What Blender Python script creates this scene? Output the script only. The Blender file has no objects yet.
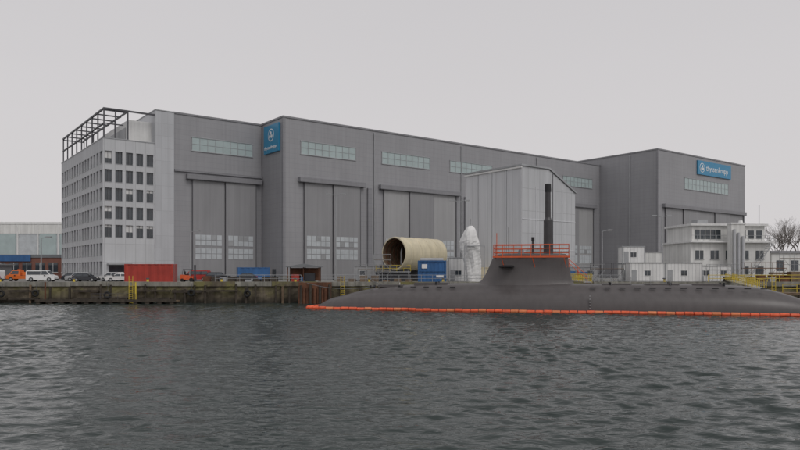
import bpy, bmesh, math, random
import numpy as np
from mathutils import Vector, Matrix
random.seed(4); rng=np.random.default_rng(4)
scene=bpy.context.scene
R=math.radians
HA=math.atan2(.604,.797)          # yard grid orientation
HO=(-23.4,135.0,0.0)              # corner of the big hall
G=3.3                              # quay level above water

# ---------------- materials ----------------
def lk(nt,a,b): nt.links.new(a,b)
def mat(name,col,rough=.6,metal=0,var=.12,scale=.6,streak=0.,bump=0.,bscale=8.,spec=.5):
    m=bpy.data.materials.new(name); m.use_nodes=True; nt=m.node_tree
    p=nt.nodes['Principled BSDF']; p.inputs['Roughness'].default_value=rough
    p.inputs['Metallic'].default_value=metal; p.inputs['Specular IOR Level'].default_value=spec
    g=nt.nodes.new('ShaderNodeNewGeometry')
    n=nt.nodes.new('ShaderNodeTexNoise'); n.inputs['Scale'].default_value=scale; n.inputs['Detail'].default_value=6
    n.inputs['Roughness'].default_value=.65
    lk(nt,g.outputs['Position'],n.inputs['Vector'])
    mr=nt.nodes.new('ShaderNodeMapRange'); mr.inputs['From Min'].default_value=.3; mr.inputs['From Max'].default_value=.7
    mr.inputs['To Min'].default_value=1-var; mr.inputs['To Max'].default_value=1+var
    lk(nt,n.outputs['Fac'],mr.inputs['Value'])
    val=mr.outputs['Result']
    if streak:
        mp=nt.nodes.new('ShaderNodeMapping'); mp.inputs['Scale'].default_value=(1.6,1.6,.07)
        lk(nt,g.outputs['Position'],mp.inputs['Vector'])
        n2=nt.nodes.new('ShaderNodeTexNoise'); n2.inputs['Scale'].default_value=1; n2.inputs['Detail'].default_value=5
        lk(nt,mp.outputs[0],n2.inputs['Vector'])
        m2=nt.nodes.new('ShaderNodeMapRange'); m2.inputs['From Min'].default_value=.35; m2.inputs['From Max'].default_value=.65
        m2.inputs['To Min'].default_value=1-streak; m2.inputs['To Max'].default_value=1+streak*.4
        lk(nt,n2.outputs['Fac'],m2.inputs['Value'])
        mm=nt.nodes.new('ShaderNodeMath'); mm.operation='MULTIPLY'; lk(nt,val,mm.inputs[0]); lk(nt,m2.outputs[0],mm.inputs[1]); val=mm.outputs[0]
    vm=nt.nodes.new('ShaderNodeVectorMath'); vm.operation='SCALE'; vm.inputs[0].default_value=col
    lk(nt,val,vm.inputs['Scale']); lk(nt,vm.outputs[0],p.inputs['Base Color'])
    if bump:
        n3=nt.nodes.new('ShaderNodeTexNoise'); n3.inputs['Scale'].default_value=bscale; n3.inputs['Detail'].default_value=5
        lk(nt,g.outputs['Position'],n3.inputs['Vector'])
        b=nt.nodes.new('ShaderNodeBump'); b.inputs['Strength'].default_value=bump; b.inputs['Distance'].default_value=.1
        lk(nt,n3.outputs['Fac'],b.inputs['Height']); lk(nt,b.outputs[0],p.inputs['Normal'])
    return m

def cladding(name,col,bw=6.,rh=1.,mort=.025,dark=.8,var=.05,rough=.5,streak=.06,ang=HA,off=0.0,tint=.03,bump=0):
    """panelled facade: panels laid out along the two yard axes and height"""
    m=mat(name,col,rough,0,var,.12,streak,bump,3)
    nt=m.node_tree; p=nt.nodes['Principled BSDF']
    src=p.inputs['Base Color'].links[0].from_socket
    g=nt.nodes.new('ShaderNodeNewGeometry')
    d=nt.nodes.new('ShaderNodeVectorMath'); d.operation='DOT_PRODUCT'
    d.inputs[1].default_value=(math.cos(ang)-math.sin(ang),math.sin(ang)+math.cos(ang),0)
    lk(nt,g.outputs['Position'],d.inputs[0])
    s=nt.nodes.new('ShaderNodeSeparateXYZ'); lk(nt,g.outputs['Position'],s.inputs[0])
    c=nt.nodes.new('ShaderNodeCombineXYZ'); lk(nt,d.outputs['Value'],c.inputs[0]); lk(nt,s.outputs['Z'],c.inputs[1])
    b=nt.nodes.new('ShaderNodeTexBrick'); b.offset=off; b.inputs['Scale'].default_value=1
    b.inputs['Brick Width'].default_value=bw; b.inputs['Row Height'].default_value=rh; b.inputs['Mortar Size'].default_value=mort
    b.inputs['Color1'].default_value=(1-tint,1-tint,1-tint,1); b.inputs['Color2'].default_value=(1+tint,1+tint,1+tint,1)
    b.inputs['Mortar'].default_value=(dark,dark,dark,1)
    lk(nt,c.outputs[0],b.inputs['Vector'])
    mu=nt.nodes.new('ShaderNodeVectorMath'); mu.operation='MULTIPLY'
    lk(nt,src,mu.inputs[0]); lk(nt,b.outputs['Color'],mu.inputs[1]); lk(nt,mu.outputs[0],p.inputs['Base Color'])
    return m

M={}
M['hall']=cladding('hall_cladding',(.315,.315,.33),tint=.015,streak=.06,dark=.85)
M['hall_side']=cladding('hall_cladding_trim',(.25,.25,.265),bw=3)
M['trim']=mat('dark_trim',(.14,.14,.15),.5)
M['door']=cladding('door_cladding',(.285,.285,.295),bw=1.2,rh=40,mort=.03,dark=.88)
M['door2']=cladding('door_cladding_light',(.37,.37,.375),bw=1.2,rh=40,mort=.03,dark=.88)
M['roof']=mat('roof_felt',(.2,.2,.2),.9)
M['greenglass']=mat('channel_glass',(.40,.48,.48),.25,0,.1,.4)
M['paleglass']=mat('pale_glazing',(.50,.53,.55),.35,0,.15,.5)
M['glass']=mat('window_glass',(.04,.05,.06),.08,0,.5,.35,spec=.8)
M['office']=cladding('concrete_panels',(.55,.56,.575),bw=1.85,rh=3.4,mort=.05,dark=.8,var=.06,rough=.8)
M['tower']=cladding('light_metal_panels',(.50,.51,.53),bw=1.2,rh=2.4,mort=.04,dark=.85)
M['white']=mat('white_paint',(.76,.76,.75),.5,0,.06,.8,.1)
M['whitebld']=mat('white_render',(.74,.74,.72),.8,0,.06,.5,.14)
M['blue']=mat('sign_blue',(.035,.25,.44),.35,0,.03)
M['steel']=mat('dark_steel',(.09,.09,.1),.5,.3)
M['mast']=mat('mast_paint',(.055,.052,.055),.45,0,.2,1,.2)
M['galv']=mat('galvanised_steel',(.38,.39,.40),.45,.4)
M['shed']=cladding('shed_panels',(.66,.67,.69),bw=2.1,rh=30,mort=.05,dark=.8,var=.04,streak=.08)
M['shed2']=cladding('shed_panels_front',(.52,.53,.545),bw=1.5,rh=4,mort=.05,dark=.8,var=.05,streak=.1)
sdang=math.atan2(-.238,.971)
M['hull']=cladding('submarine_coating',(.098,.089,.088),bw=1.5,rh=.75,mort=.015,dark=.88,var=.07,rough=.38,streak=.10,ang=sdang,off=.5,tint=.02,bump=.05)
M['hulltop']=cladding('submarine_sail_coating',(.110,.100,.099),bw=1.2,rh=.7,mort=.015,dark=.88,var=.07,rough=.4,streak=.10,ang=sdang,off=.5,tint=.02,bump=.04)
M['black']=mat('black_rubber',(.02,.02,.022),.7)
M['orange']=mat('orange_paint',(.70,.12,.035),.5,0,.15,2)
M['boom']=mat('boom_orange',(.78,.13,.05),.55,0,.25,1.5)
M['boomyel']=mat('boom_faded_orange',(.72,.22,.09),.6,0,.2,1.5)
M['yellow']=mat('yellow_paint',(.66,.5,.06),.5,0,.15,2)
M['red']=mat('container_red',(.42,.045,.03),.5,0,.15,.7,.2)
M['cblue']=mat('container_blue',(.035,.13,.32),.45,0,.15,.7,.15)
M['cream']=mat('primer_cream',(.68,.61,.44),.5,0,.08,.6,.1)
M['wood']=mat('timber',(.20,.14,.09),.85,0,.3,1.5,.3,.3,8)
M['darkwood']=mat('wet_timber',(.06,.048,.036),.8,0,.4,1.5,.3,.3,8)
M['concrete']=mat('quay_concrete',(.28,.27,.235),.9,0,.25,.5,.3,.3,6)
M['paving']=mat('yard_paving',(.24,.235,.22),.9,0,.2,.15,0,.2,3)
M['rust']=mat('rusty_steel',(.15,.065,.035),.85,0,.35,.8,.35,.4,5)
M['brick']=cladding('red_brick',(.22,.10,.075),bw=.5,rh=.25,mort=.03,dark=1.2,var=.15,rough=.9,ang=0,off=.5)
M['tarp']=mat('white_tarpaulin',(.78,.78,.77),.6,0,.05,.8,.1,.25,2)
M['tyre']=mat('tyre',(.018,.018,.018),.85)
M['silver']=mat('car_silver',(.42,.43,.44),.3,.3); M['cwhite']=mat('car_white',(.72,.72,.72),.3)
M['cdark']=mat('car_dark',(.03,.033,.04),.25); M['cred']=mat('car_red',(.4,.03,.025),.3)
M['corange']=mat('truck_orange',(.75,.17,.03),.4); M['lamp']=mat('lamp_lens',(.7,.7,.66),.2)
M['rlamp']=mat('tail_lens',(.4,.02,.02),.2)
M['bark']=mat('bark',(.17,.15,.135),.9,0,.2,2)
M['sloth']=mat('grey_cover',(.2,.21,.22),.8)
M['signw']=mat('sign_white',(.8,.8,.8),.5,0,.02)

def quaymat():
    m=mat('weathered_quay_wall',(.15,.125,.09),.9,0,.35,.35,.4,.5,3)
    nt=m.node_tree;p=nt.nodes['Principled BSDF'];src=p.inputs['Base Color'].links[0].from_socket
    g=nt.nodes.new('ShaderNodeNewGeometry');s=nt.nodes.new('ShaderNodeSeparateXYZ');lk(nt,g.outputs['Position'],s.inputs[0])
    n=nt.nodes.new('ShaderNodeTexNoise');n.inputs['Scale'].default_value=.22;n.inputs['Detail'].default_value=7;n.inputs['Roughness'].default_value=.7
    lk(nt,g.outputs['Position'],n.inputs['Vector'])
    r=nt.nodes.new('ShaderNodeMapRange');r.inputs['From Min'].default_value=.45;r.inputs['From Max'].default_value=.58
    lk(nt,n.outputs['Fac'],r.inputs['Value'])
    z=nt.nodes.new('ShaderNodeMapRange');z.inputs['From Min'].default_value=.6;z.inputs['From Max'].default_value=2.4
    lk(nt,s.outputs['Z'],z.inputs['Value'])
    mu=nt.nodes.new('ShaderNodeMath');mu.operation='MULTIPLY';lk(nt,r.outputs[0],mu.inputs[0]);lk(nt,z.outputs[0],mu.inputs[1])
    mx=nt.nodes.new('ShaderNodeMix');mx.data_type='RGBA';lk(nt,mu.outputs[0],mx.inputs['Factor']);lk(nt,src,mx.inputs['A']);mx.inputs['B'].default_value=(.20,.185,.075,1)
    w=nt.nodes.new('ShaderNodeMapRange');w.inputs['From Min'].default_value=.2;w.inputs['From Max'].default_value=1.1;w.inputs['To Min'].default_value=.3
    lk(nt,s.outputs['Z'],w.inputs['Value'])
    sc=nt.nodes.new('ShaderNodeVectorMath');sc.operation='SCALE';lk(nt,mx.outputs['Result'],sc.inputs[0]);lk(nt,w.outputs[0],sc.inputs['Scale'])
    lk(nt,sc.outputs[0],p.inputs['Base Color'])
    return m
M['quay']=quaymat()

# ---------------- builder ----------------
class B:
    def __init__(s,name,loc=(0,0,0),ang=0.):
        s.name=name; s.M=Matrix.Translation(Vector(loc))@Matrix.Rotation(ang,4,'Z'); s.parts={}; s.extra=[]
    def add(s,part,mt,vs,fs,smooth=False):
        p=s.parts.setdefault(part,dict(v=[],f=[],mi=[],sm=[],mats=[]))
        if mt not in p['mats']: p['mats'].append(mt)
        k=p['mats'].index(mt); o=len(p['v']); p['v']+= [tuple(v) for v in vs]
        for f in fs:
            p['f'].append(tuple(i+o for i in f)); p['mi'].append(k); p['sm'].append(smooth)
    def box(s,part,mt,x0,x1,y0,y1,z0,z1):
        v=[(x,y,z) for z in(z0,z1) for y in(y0,y1) for x in(x0,x1)]
        s.add(part,mt,v,[(0,2,3,1),(4,5,7,6),(0,1,5,4),(2,6,7,3),(0,4,6,2),(1,3,7,5)])
    def cyl(s,part,mt,p0,p1,r0,r1=None,n=10,caps=True):
        r1=r0 if r1 is None else r1
        p0=Vector(p0);p1=Vector(p1);d=(p1-p0)
        if d.length<1e-6:return
        d.normalize(); a=d.orthogonal().normalized(); b=d.cross(a)
        v=[];fs=[]
        for p,r in((p0,r0),(p1,r1)):
            for i in range(n):
                t=2*math.pi*i/n; v.append(p+a*(r*math.cos(t))+b*(r*math.sin(t)))
        for i in range(n): j=(i+1)%n; fs.append((i,j,n+j,n+i))
        s.add(part,mt,v,fs,n>=8)
        if caps: s.add(part,mt,v,[tuple(range(n))[::-1],tuple(range(n,2*n))])
    def prism(s,part,mt,pts,y0,y1,yt=None):
        n=len(pts); v=[(x,y0,z) for x,z in pts]+[(x,y1,z) for x,z in pts]
        fs=[tuple(range(n)),tuple(range(2*n-1,n-1,-1))]+[(i,n+i,n+(i+1)%n,(i+1)%n) for i in range(n)]
        s.add(part,mt,v,fs)
    def rail(s,part,mt,pts,h=1.1,r=.04,step=1.5,rows=3):
        for a,b in zip(pts[:-1],pts[1:]):
            a=Vector(a);b=Vector(b);L=(b-a).length;k=max(1,int(L/step))
            for i in range(k+1):
                p=a.lerp(b,i/k); s.cyl(part,mt,p,p+Vector((0,0,h)),r,n=6)
            for q in range(rows):
                z=Vector((0,0,h*(q+1)/rows)); s.cyl(part,mt,a+z,b+z,r,n=6)
    def mesh(s,nm,p):
        me=bpy.data.meshes.new(nm); me.from_pydata(p['v'],[],p['f'])
        for m in p['mats']: me.materials.append(M[m])
        me.polygons.foreach_set('material_index',p['mi']); me.polygons.foreach_set('use_smooth',p['sm'])
        bm=bmesh.new(); bm.from_mesh(me)
        bmesh.ops.recalc_face_normals(bm,faces=bm.faces); bm.to_mesh(me); bm.free(); me.update()
        return me
    def done(s):
        if len(s.parts)==1 and not s.extra:
            k=list(s.parts)[0]; o=bpy.data.objects.new(s.name,s.mesh(s.name,s.parts[k])); o.matrix_world=s.M; scene.collection.objects.link(o); return o
        e=bpy.data.objects.new(s.name,None); e.matrix_world=s.M; scene.collection.objects.link(e)
        for k,p in s.parts.items():
            o=bpy.data.objects.new(k,s.mesh(k,p)); o.parent=e; scene.collection.objects.link(o)
        for o in s.extra: o.parent=e
        return e
def text(body,size,loc,rot,mt,extr=.03):
    c=bpy.data.curves.new('lettering','FONT'); c.body=body; c.size=size; c.extrude=extr; c.align_x='LEFT'; c.align_y='CENTER'
    c.materials.append(M[mt]); o=bpy.data.objects.new('lettering',c); o.location=loc; o.rotation_euler=rot; scene.collection.objects.link(o); return o

# ---------------- halls ----------------
def wband(b,part,x0,x1,z0,z1,y,n):
    b.box(part,'greenglass',x0,x1,y-.06,y+.2,z0,z1)
    f=.14
    b.box(part+'_frame','galv',x0-f,x1+f,y-.16,y+.1,z1,z1+f); b.box(part+'_frame','galv',x0-f,x1+f,y-.16,y+.1,z0-f,z0)
    for i in range(n+1):
        x=x0+(x1-x0)*i/n; b.box(part+'_frame','galv',x-.04,x+.04,y-.13,y+.1,z0+.002,z1-.002)
    b.box(part+'_frame','galv',x0,x1,y-.11,y+.1,(z0+z1)/2-.03,(z0+z1)/2+.03)
def doors(b,x0,x1,n,y,ztop,tone='door',strips=True,bot=G):
    w=(x1-x0)/n
    for i in range(n):
        a=x0+i*w; c=a+w; yy=y-.35-(.22 if i%2 else 0)
        b.box('sliding_doors',tone if i%2==0 else 'door',a+.08,c-.08,yy,y+.1,bot+.1,ztop)
        b.box('door_edges','trim',a+.02,a+.1,yy-.06,y,bot+.1,ztop)
        if strips:
            for k in range(2):
                z0=7.6+k*2.7
                m=5
                for q in range(m):
                    u0=a+.6+(w-1.2)*q/m; u1=a+.6+(w-1.2)*(q+1)/m-.12
                    for h in range(2):
                        b.box('door_glazing','paleglass' if random.random()<.9 else 'galv',u0,u1,yy-.05,yy+.05,z0+h*1.12,z0+h*1.12+1.0)
    b.box('door_edges','trim',x1-.04,x1+.12,y-.6,y,bot+.1,ztop)
    b.box('door_track','hall_side',x0-1.2,x1+1.2,y-.95,y+.1,ztop,ztop+.9)
    b.box('door_track_lip','trim',x0-1.2,x1+1.2,y-1.0,y-.1,ztop-.12,ztop-.002)
def parapet(b,x0,x1,y0,y1,z,mt='hall_side'):
    b.box('parapet',mt,x0-.15,x1+.15,y0-.15,y0+.35,z,z+.35); b.box('parapet',mt,x0-.15,x1+.15,y1-.35,y1+.15,z,z+.35)
    b.box('parapet',mt,x0-.15,x0+.35,y0+.35,y1-.35,z,z+.35); b.box('parapet',mt,x1-.35,x1+.15,y0+.35,y1-.35,z,z+.35)

h=B('shipyard_assembly_hall',HO,HA)
h.box('walls','hall',0,102.6,0,64,G-.5,36.0); h.box('roof','roof',.4,102.2,.4,63.6,36,36.1); parapet(h,0,102.6,0,64,36.0)
for a,c in((4,17.3),(24.3,38),(44.4,58.5),(64.5,79),(86,99)):
    wband(h,'clerestory',a,c,29.1,31.7,0,8)
doors(h,4.6,18.2,2,0,23.4); doors(h,24.6,46,3,0,23.4,'door2'); doors(h,52,73,3,0,23.4); doors(h,79,99,3,0,23.4,'door2')
for x in (20.8,49.5,76.2): h.box('pilaster','hall_side',x-.5,x+.5,-.5,.1,G,23.3)
h.box('corner_flashing','hall_side',-.08,.5,-.08,.5,G,35.99)
h.box('plinth','concrete',-.12,102,-.12,1,G-.4,G+.9)
for x in (22.2,48,75.2): h.cyl('downpipe','galv',(x,-.15,G),(x,-.15,35.6),.12)
h.box('side_door','glass',-.1,.3,3.2,4.6,G,G+2.3)
h.box('sign_board','blue',-.45,-.05,1.2,7.8,29.5,35.2)
h.cyl('sign_emblem','signw',(-.47,4.5,33.1),(-.44,4.5,33.1),1.3,n=28)
h.cyl('sign_emblem_inner','blue',(-.50,4.5,33.1),(-.475,4.5,33.1),1.1,n=28)
for z,y in ((33.5,4.5),(32.8,4.1),(32.8,4.9)): h.cyl('sign_emblem_mark','signw',(-.53,y,z),(-.505,y,z),.36,n=20)
h.extra.append(text('thyssenkrupp',1.0,(-.47,7.5,30.6),(R(90),0,R(-90)),'signw'))
h.done()

h=B('shipyard_painting_hall',HO,HA)
h.box('walls','hall',-18.66,-.1,9.6,64,G-.5,35.9); h.box('roof','roof',-18.3,-.4,10,63.6,35.9,36.0); parapet(h,-18.66,-.1,9.6,64,35.9)
wband(h,'clerestory',-15.1,-2.2,29.1,31.7,9.6,8)
doors(h,-15.1,-1.6,2,9.6,23.4); h.box('header_panel','hall_side',-18.6,-.1,9.2,9.7,24.7,25.1)
h.box('plinth','concrete',-18.6,-.2,9.45,10.4,G-.4,G+.9)
h.done()

h=B('shipyard_dock_hall',HO,HA)
h.box('walls','hall',102.7,151,-18.6,64,G-.5,38.1); h.box('roof','roof',103,150.7,-18.2,63.6,38.1,38.2); parapet(h,102.7,151,-18.6,64,38.1)
wband(h,'clerestory',116,140.4,28.5,31.6,-18.6,12)
doors(h,106,149,5,-18.6,22.7)
h.box('corner_flashing','hall_side',102.6,103.2,-18.7,-18.1,G,38.09)
h.box('sign_board','blue',122.5,141.5,-19.0,-18.65,33.2,37.2)
for i,(r,mt) in enumerate(((1.35,'signw'),(1.15,'blue'))):
    h.cyl('sign_emblem_%d'%i,mt,(124.8,-19.03-.03*i,35.2),(124.8,-19.0-.03*i,35.2),r,n=28)
for z,x in ((35.6,124.8),(34.9,124.4),(34.9,125.2)): h.cyl('sign_emblem_mark','signw',(x,-19.1,z),(x,-19.065,z),.38,n=20)
h.extra.append(text('thyssenkrupp',2.35,(126.9,-19.02,35.2),(R(90),0,0),'signw'))
for y in (-10,5): h.cyl('downpipe','galv',(102.55,y,G),(102.55,y,37.6),.12)
h.done()

# ---------------- office block with stair tower ----------------
h=B('office_building',HO,HA)
X0,X1,Y0,Y1,ZT=-31.7,-22.3,9.6,46.4,29.6
h.box('glazed_core','glass',X0+.35,X1,Y0+.35,Y1-.3,G-.5,ZT-.3)
pitch=3.4; rows=[26.2-pitch*i for i in range(7)]
wh=1.15
def facade(axis,a0,a1,n,plane,nrows,ww):
    zs=[]; top=ZT
    for r in range(nrows):
        zc=rows[r]; zs.append((zc+wh,top)); top=zc-wh
    zs.append((G-.3,top))
    for a,c in zs:
        if axis=='x': h.box('facade_panels','office',a0,a1,plane,plane+.34,a,c)
        else: h.box('facade_panels','office',plane,plane+.34,a0,a1,a,c)
    p=(a1-a0)/n
    for r in range(nrows):
        z0,z1=rows[r]-wh,rows[r]+wh
        for i in range(n+1):
            c=a0+p*i; l=max(a0,c-(p-ww)/2); rr=min(a1,c+(p-ww)/2)
            if axis=='x': h.box('facade_piers','office',l,rr,plane,plane+.34,z0,z1)
            else: h.box('facade_piers','office',plane,plane+.34,l,rr,z0,z1)
        for i in range(n):
            c=a0+p*(i+.5)
            if axis=='x':
                h.box('window_frames','trim',c-.03,c+.03,plane+.25,plane+.36,z0,z1); h.box('sills','galv',c-ww/2,c+ww/2,plane-.06,plane+.3,z0-.06,z0+.002)
            else:
                h.box('window_frames','trim',plane+.25,plane+.36,c-.03,c+.03,z0,z1); h.box('sills','galv',plane-.06,plane+.3,c-ww/2,c+ww/2,z0-.06,z0+.002)
            if random.random()<.3:
                bz=z1-random.choice([.5,.9,1.3])
                if axis=='x': h.box('blinds','white',c-ww/2,c+ww/2,plane+.33,plane+.347,bz,z1)
                else: h.box('blinds','white',plane+.33,plane+.347,c-ww/2,c+ww/2,bz,z1)
facade('x',X0,X1,5,Y0,5,1.25)
facade('y',Y0+.345,Y1,15,X0,7,1.55)
h.box('rear_wall','office',X0,X1,Y1,Y1+.3,G-.5,ZT)
h.box('roof_slab','roof',X0+.36,X1,Y0+.36,Y1,ZT-.28,ZT-.05)
h.box('coping','galv',X0-.08,X1,Y0-.08,Y0+.4,ZT,ZT+.15); h.box('coping','galv',X0-.08,X0+.4,Y0+.4,Y1+.3,ZT,ZT+.15)
FT=35.0
for x in (X0+.3,):
    n=8
    for i in range(n+1):
        y=Y0+.4+(Y1-Y0-.6)*i/n
        h.box('roof_frame','steel',x-.11,x+.11,y-.11,y+.11,ZT+.15,FT)
        h.box('roof_frame','steel',x+.11,-27.2,y-.09,y+.09,FT-.25,FT-.02)
h.box('roof_frame','steel',X0+.15,X0+.45,Y0+.15,Y1,FT,FT+.3)
h.box('roof_frame','steel',X0+.15,X0+.45,Y0+.6,Y1,FT-2.7,FT-2.5)
h.box('roof_frame','steel',X0+.45,X1,Y0+.15,Y0+.45,FT,FT+.3)
h.box('roof_frame','steel',X0+.45,-28,Y0+.2,Y0+.4,FT-2.7,FT-2.5)
for x in(-29.4,-27.2): h.box('roof_frame','steel',x-.11,x+.11,Y0+.2,Y0+.42,ZT+.15,FT)
h.box('roof_frame','steel',-27.3,-27.05,Y0+.6,Y1,FT,FT+.28)
for i in range(5):
    y=Y0+.4+(Y1-Y0-.6)*i/4*.98; h.box('roof_frame','steel',-27.3,-27.1,y,y+.2,ZT,FT)
h.box('plant_room','white',-26.6,X1,Y0+2.2,Y1-14,ZT-.05,34.0)
h.box('plant_room_louvre','galv',-26.7,-26.6,Y0+4,Y1-18,ZT+1,32.8)
h.box('stair_tower','tower',X1,-18.7,9.3,40,G-.5,36.0)
h.box('stair_tower_coping','galv',X1-.1,-18.75,9.2,40,36.0,36.15)
h.box('entrance','glass',-30.6,-27.2,9.5,9.62,G,G+3.0); h.box('entrance_canopy','galv',-31,-26.8,8.4,9.58,G+3.05,G+3.3)
h.done()

# ---------------- covered shed on the quay ----------------
h=B('boat_shed',(21.7,120,0),HA)
prof=[(0,G-.3),(14.8,G-.3),(14.8,20.0),(7.2,23.9),(0,23.9)]
h.prism('walls','shed2',prof,0,14.6)
h.box('side_cladding','shed',-.12,-.005,-.02,14.6,G-.2,23.9)
h.prism('roof_sheets','galv',[(-.25,23.95),(7.25,23.95),(14.95,20.0),(14.95,20.3),(7.35,24.25),(-.25,24.25)],-.25,14.8)
h.box('gutter','white',-.34,-.12,-.2,14.7,23.55,23.85)
for x in (3.7,7.4,11.1): h.box('mullions','shed',x-.05,x+.05,-.1,.0,G,20.5)
for z in (9,14.5): h.box('transoms','shed',.05,14.8,-.08,-.005,z-.05,z+.05)
for y in (3.6,7.3,11): h.box('side_ribs','galv',-.18,-.12,y-.04,y+.04,G,23.5)
h.box('roller_door','galv',1.2,6.6,-.18,-.005,G,G+6)
h.done()

# ---------------- distant left buildings ----------------
h=B('distant_workshop_hall',(0,0,0))
h.box('walls','paleglass',-300,-128,262,310,G-.3,23.5)
h.box('roof_edge','white',-300.3,-127.7,261.6,310.3,23.5,24.4)
for i in range(22):
    x=-298+i*7.9
    if i%4!=3: h.box('glazing','greenglass',x,x+6.4,261.8,262.1,9.5,19.8)
    h.box('columns','white',x-.8,x-.4,261.5,262,G,23.4)
h.box('spandrels','whitebld',-300,-128,261.7,262,19.9,23.4)
h.done()
h=B('brick_workshop',(0,0,0))
h.box('walls','brick',-150,-82,170,190,G-.3,8.6); h.box('fascia','sloth',-150.2,-81.8,169.8,190.2,8.6,9.3)
h.box('roof','roof',-150,-82,170,190,9.3,9.4)
for i in range(20):
    x=-148+i*3.3; h.box('windows','glass',x,x+2.3,169.9,170.1,5.0,7.4); h.box('window_frames','white',x+1.1,x+1.2,169.85,169.9,5,7.4)
    h.box('sills','white',x-.1,x+2.4,169.8,170,4.85,4.99)
h.box('sign_panel','cblue',-104,-93,169.6,169.79,7.7,9.2)
h.done()
h=B('grey_storage_building',(0,0,0))
h.box('walls','hall_side',-140,-92,150,160,G-.3,6.6); h.box('roof','galv',-140.4,-91.6,149.6,160.4,6.6,6.9)
for i in range(9): h.box('gates','door2',-138+i*5.1,-134.2+i*5.1,149.88,150.05,G,5.9)
h.done()

# ---------------- quay + ground ----------------
QY=109.
h=B('ground')
h.add('ground','paving',[(-2500,QY+.8,G),(2500,QY+.8,G),(2500,3500,G),(-2500,3500,G)],[(0,1,2,3)])
h.done()
h=B('quay_wall')
xs=np.arange(-400,400.1,.6); zs=[-2,0,.5,1.0,1.5,2.0,2.4,2.8]
v=[];f=[]
for i,x in enumerate(xs):
    for j,z in enumerate(zs):
        dy=.12*math.sin(x*2.6)+ (rng.random()-.5)*.16
        v.append((x,QY+dy+.05,z))
nz=len(zs)
for i in range(len(xs)-1):
    for j in range(nz-1): f.append((i*nz+j,(i+1)*nz+j,(i+1)*nz+j+1,i*nz+j+1))
h.add('wall_face','quay',v,f)
x=-400
while x<400:
    L=random.uniform(5.5,8); h.box('capping','concrete' if random.random()<.6 else 'quay',x,x+L-.05,QY-.25+random.uniform(-.04,.04),QY+.9,2.72+random.uniform(-.04,.04),G+.12+random.uniform(-.02,.03)); x+=L
x=-130
while x<110:
    r=random.uniform(.13,.2); zt=random.uniform(2.2,3.1)
    h.cyl('timber_piles','darkwood' if random.random()<.7 else 'wood',(x,QY-.45,-2),(x+random.uniform(-.08,.08),QY-.42,zt),r,n=8); x+=random.choice([1.1,1.6,2.4,3.2,5.])
x=-130
while x<110:
    L=random.uniform(4,9)
    if random.random()<.5: h.box('timber_walers','darkwood',x,x+L-.3,QY-.68,QY-.25,1.75+random.uniform(-.1,.1),2.1)
    if random.random()<.4: h.box('timber_walers','darkwood',x,x+L-.3,QY-.68,QY-.25,.55,.85)
    x+=L
h.done()
def ring(b,part,mt,c,R0,r,axis='y',n=20,m=8,sy=1):
    v=[];f=[]
    for i in range(n):
        a=2*math.pi*i/n
        for j in range(m):
            t=2*math.pi*j/m; rr=R0+r*math.cos(t)
            v.append((c[0]+rr*math.cos(a),c[1]+r*math.sin(t),c[2]+rr*math.sin(a)))
    for i in range(n):
        for j in range(m): f.append((i*m+j,((i+1)%n)*m+j,((i+1)%n)*m+(j+1)%m,i*m+(j+1)%m))
    b.add(part,mt,v,f,True)
for x in (-64,-58.5,-47,-33.5,-24.5):
    h=B('tyre_fender'); ring(h,'tyre','tyre',(x,QY-.85,1.5+random.uniform(-.2,.2)),.42,.17); h.cyl('tyre','steel',(x,QY-.7,1.9),(x,QY-.4,3.2),.03,n=6); h.done()
for x in range(-80,80,12):
    h=B('mooring_bollard',(x+3,QY+.55,G+.12)); h.cyl('post','yellow' if x%24 else 'steel',(0,0,0),(0,0,.45),.2,.17); h.cyl('post','steel',(0,0,.45),(0,0,.62),.3,.26); h.done()
for x in (-43.2,-9.2,-70,60):
    h=B('quay_ladder',(x,QY-.8,0))
    for dx in(-.3,.3): h.cyl('ladder','yellow',(dx,0,-.5),(dx,0,G+1.1),.05,n=6)
    for i in range(12): h.cyl('ladder','yellow',(-.3,0,.1+.33*i),(.3,0,.1+.33*i),.035,n=6)
    h.done()
h=B('floating_pontoon',(-46,106.2,0))
h.box('deck','wood',-11,11,-.9,.9,.35,.55)
for i in range(12): h.cyl('floats','darkwood',(-10.6+i*1.9,-.9,.1),(-10.6+i*1.9,.9,.1),.33,n=10)
h.box('kerb_beam','darkwood',-11,11,-1.0,-.88,.3,.72)
h.rail('handrail','steel',[(-3,.8,.55),(4,.8,.55)],1.0,.03,1.4,2)
for x in(-10.5,3.9): h.cyl('mooring_posts','yellow' if x>0 else 'rust',(x,1.15,-1),(x,1.15,3.4),.13)
h.done()
h=B('mooring_dolphin',(-13.4,107.6,0))
h.box('steel_cap','rust',-2.6,2.4,-1.1,1.0,2.4,3.35)
for i in range(9): h.cyl('sheet_piles','rust',(-2.4+i*.58,-1.0,-2),(-2.4+i*.58,-1.0,2.45),.3,n=8)
for i in range(4): h.cyl('fender_posts','darkwood',(-2.2+i*1.5,-1.45,-2),(-2.2+i*1.5,-1.4,2.9+.15*(i%2)),.2,n=8)
h.done()
h=B('quay_railing'); h.rail('railing','galv',[(-30,QY+.35,G+.1),(-16,QY+.35,G+.1)],1.1,.035,1.8,2)
h.rail('railing','galv',[(-11,QY+.35,G+.1),(36,QY+.35,G+.1)],1.1,.035,1.8,2); h.done()
h=B('quay_railing'); h.rail('railing','yellow',[(50,QY+.35,G+.1),(75,QY+.35,G+.1)],1.1,.045,1.8,2); h.done()

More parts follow.
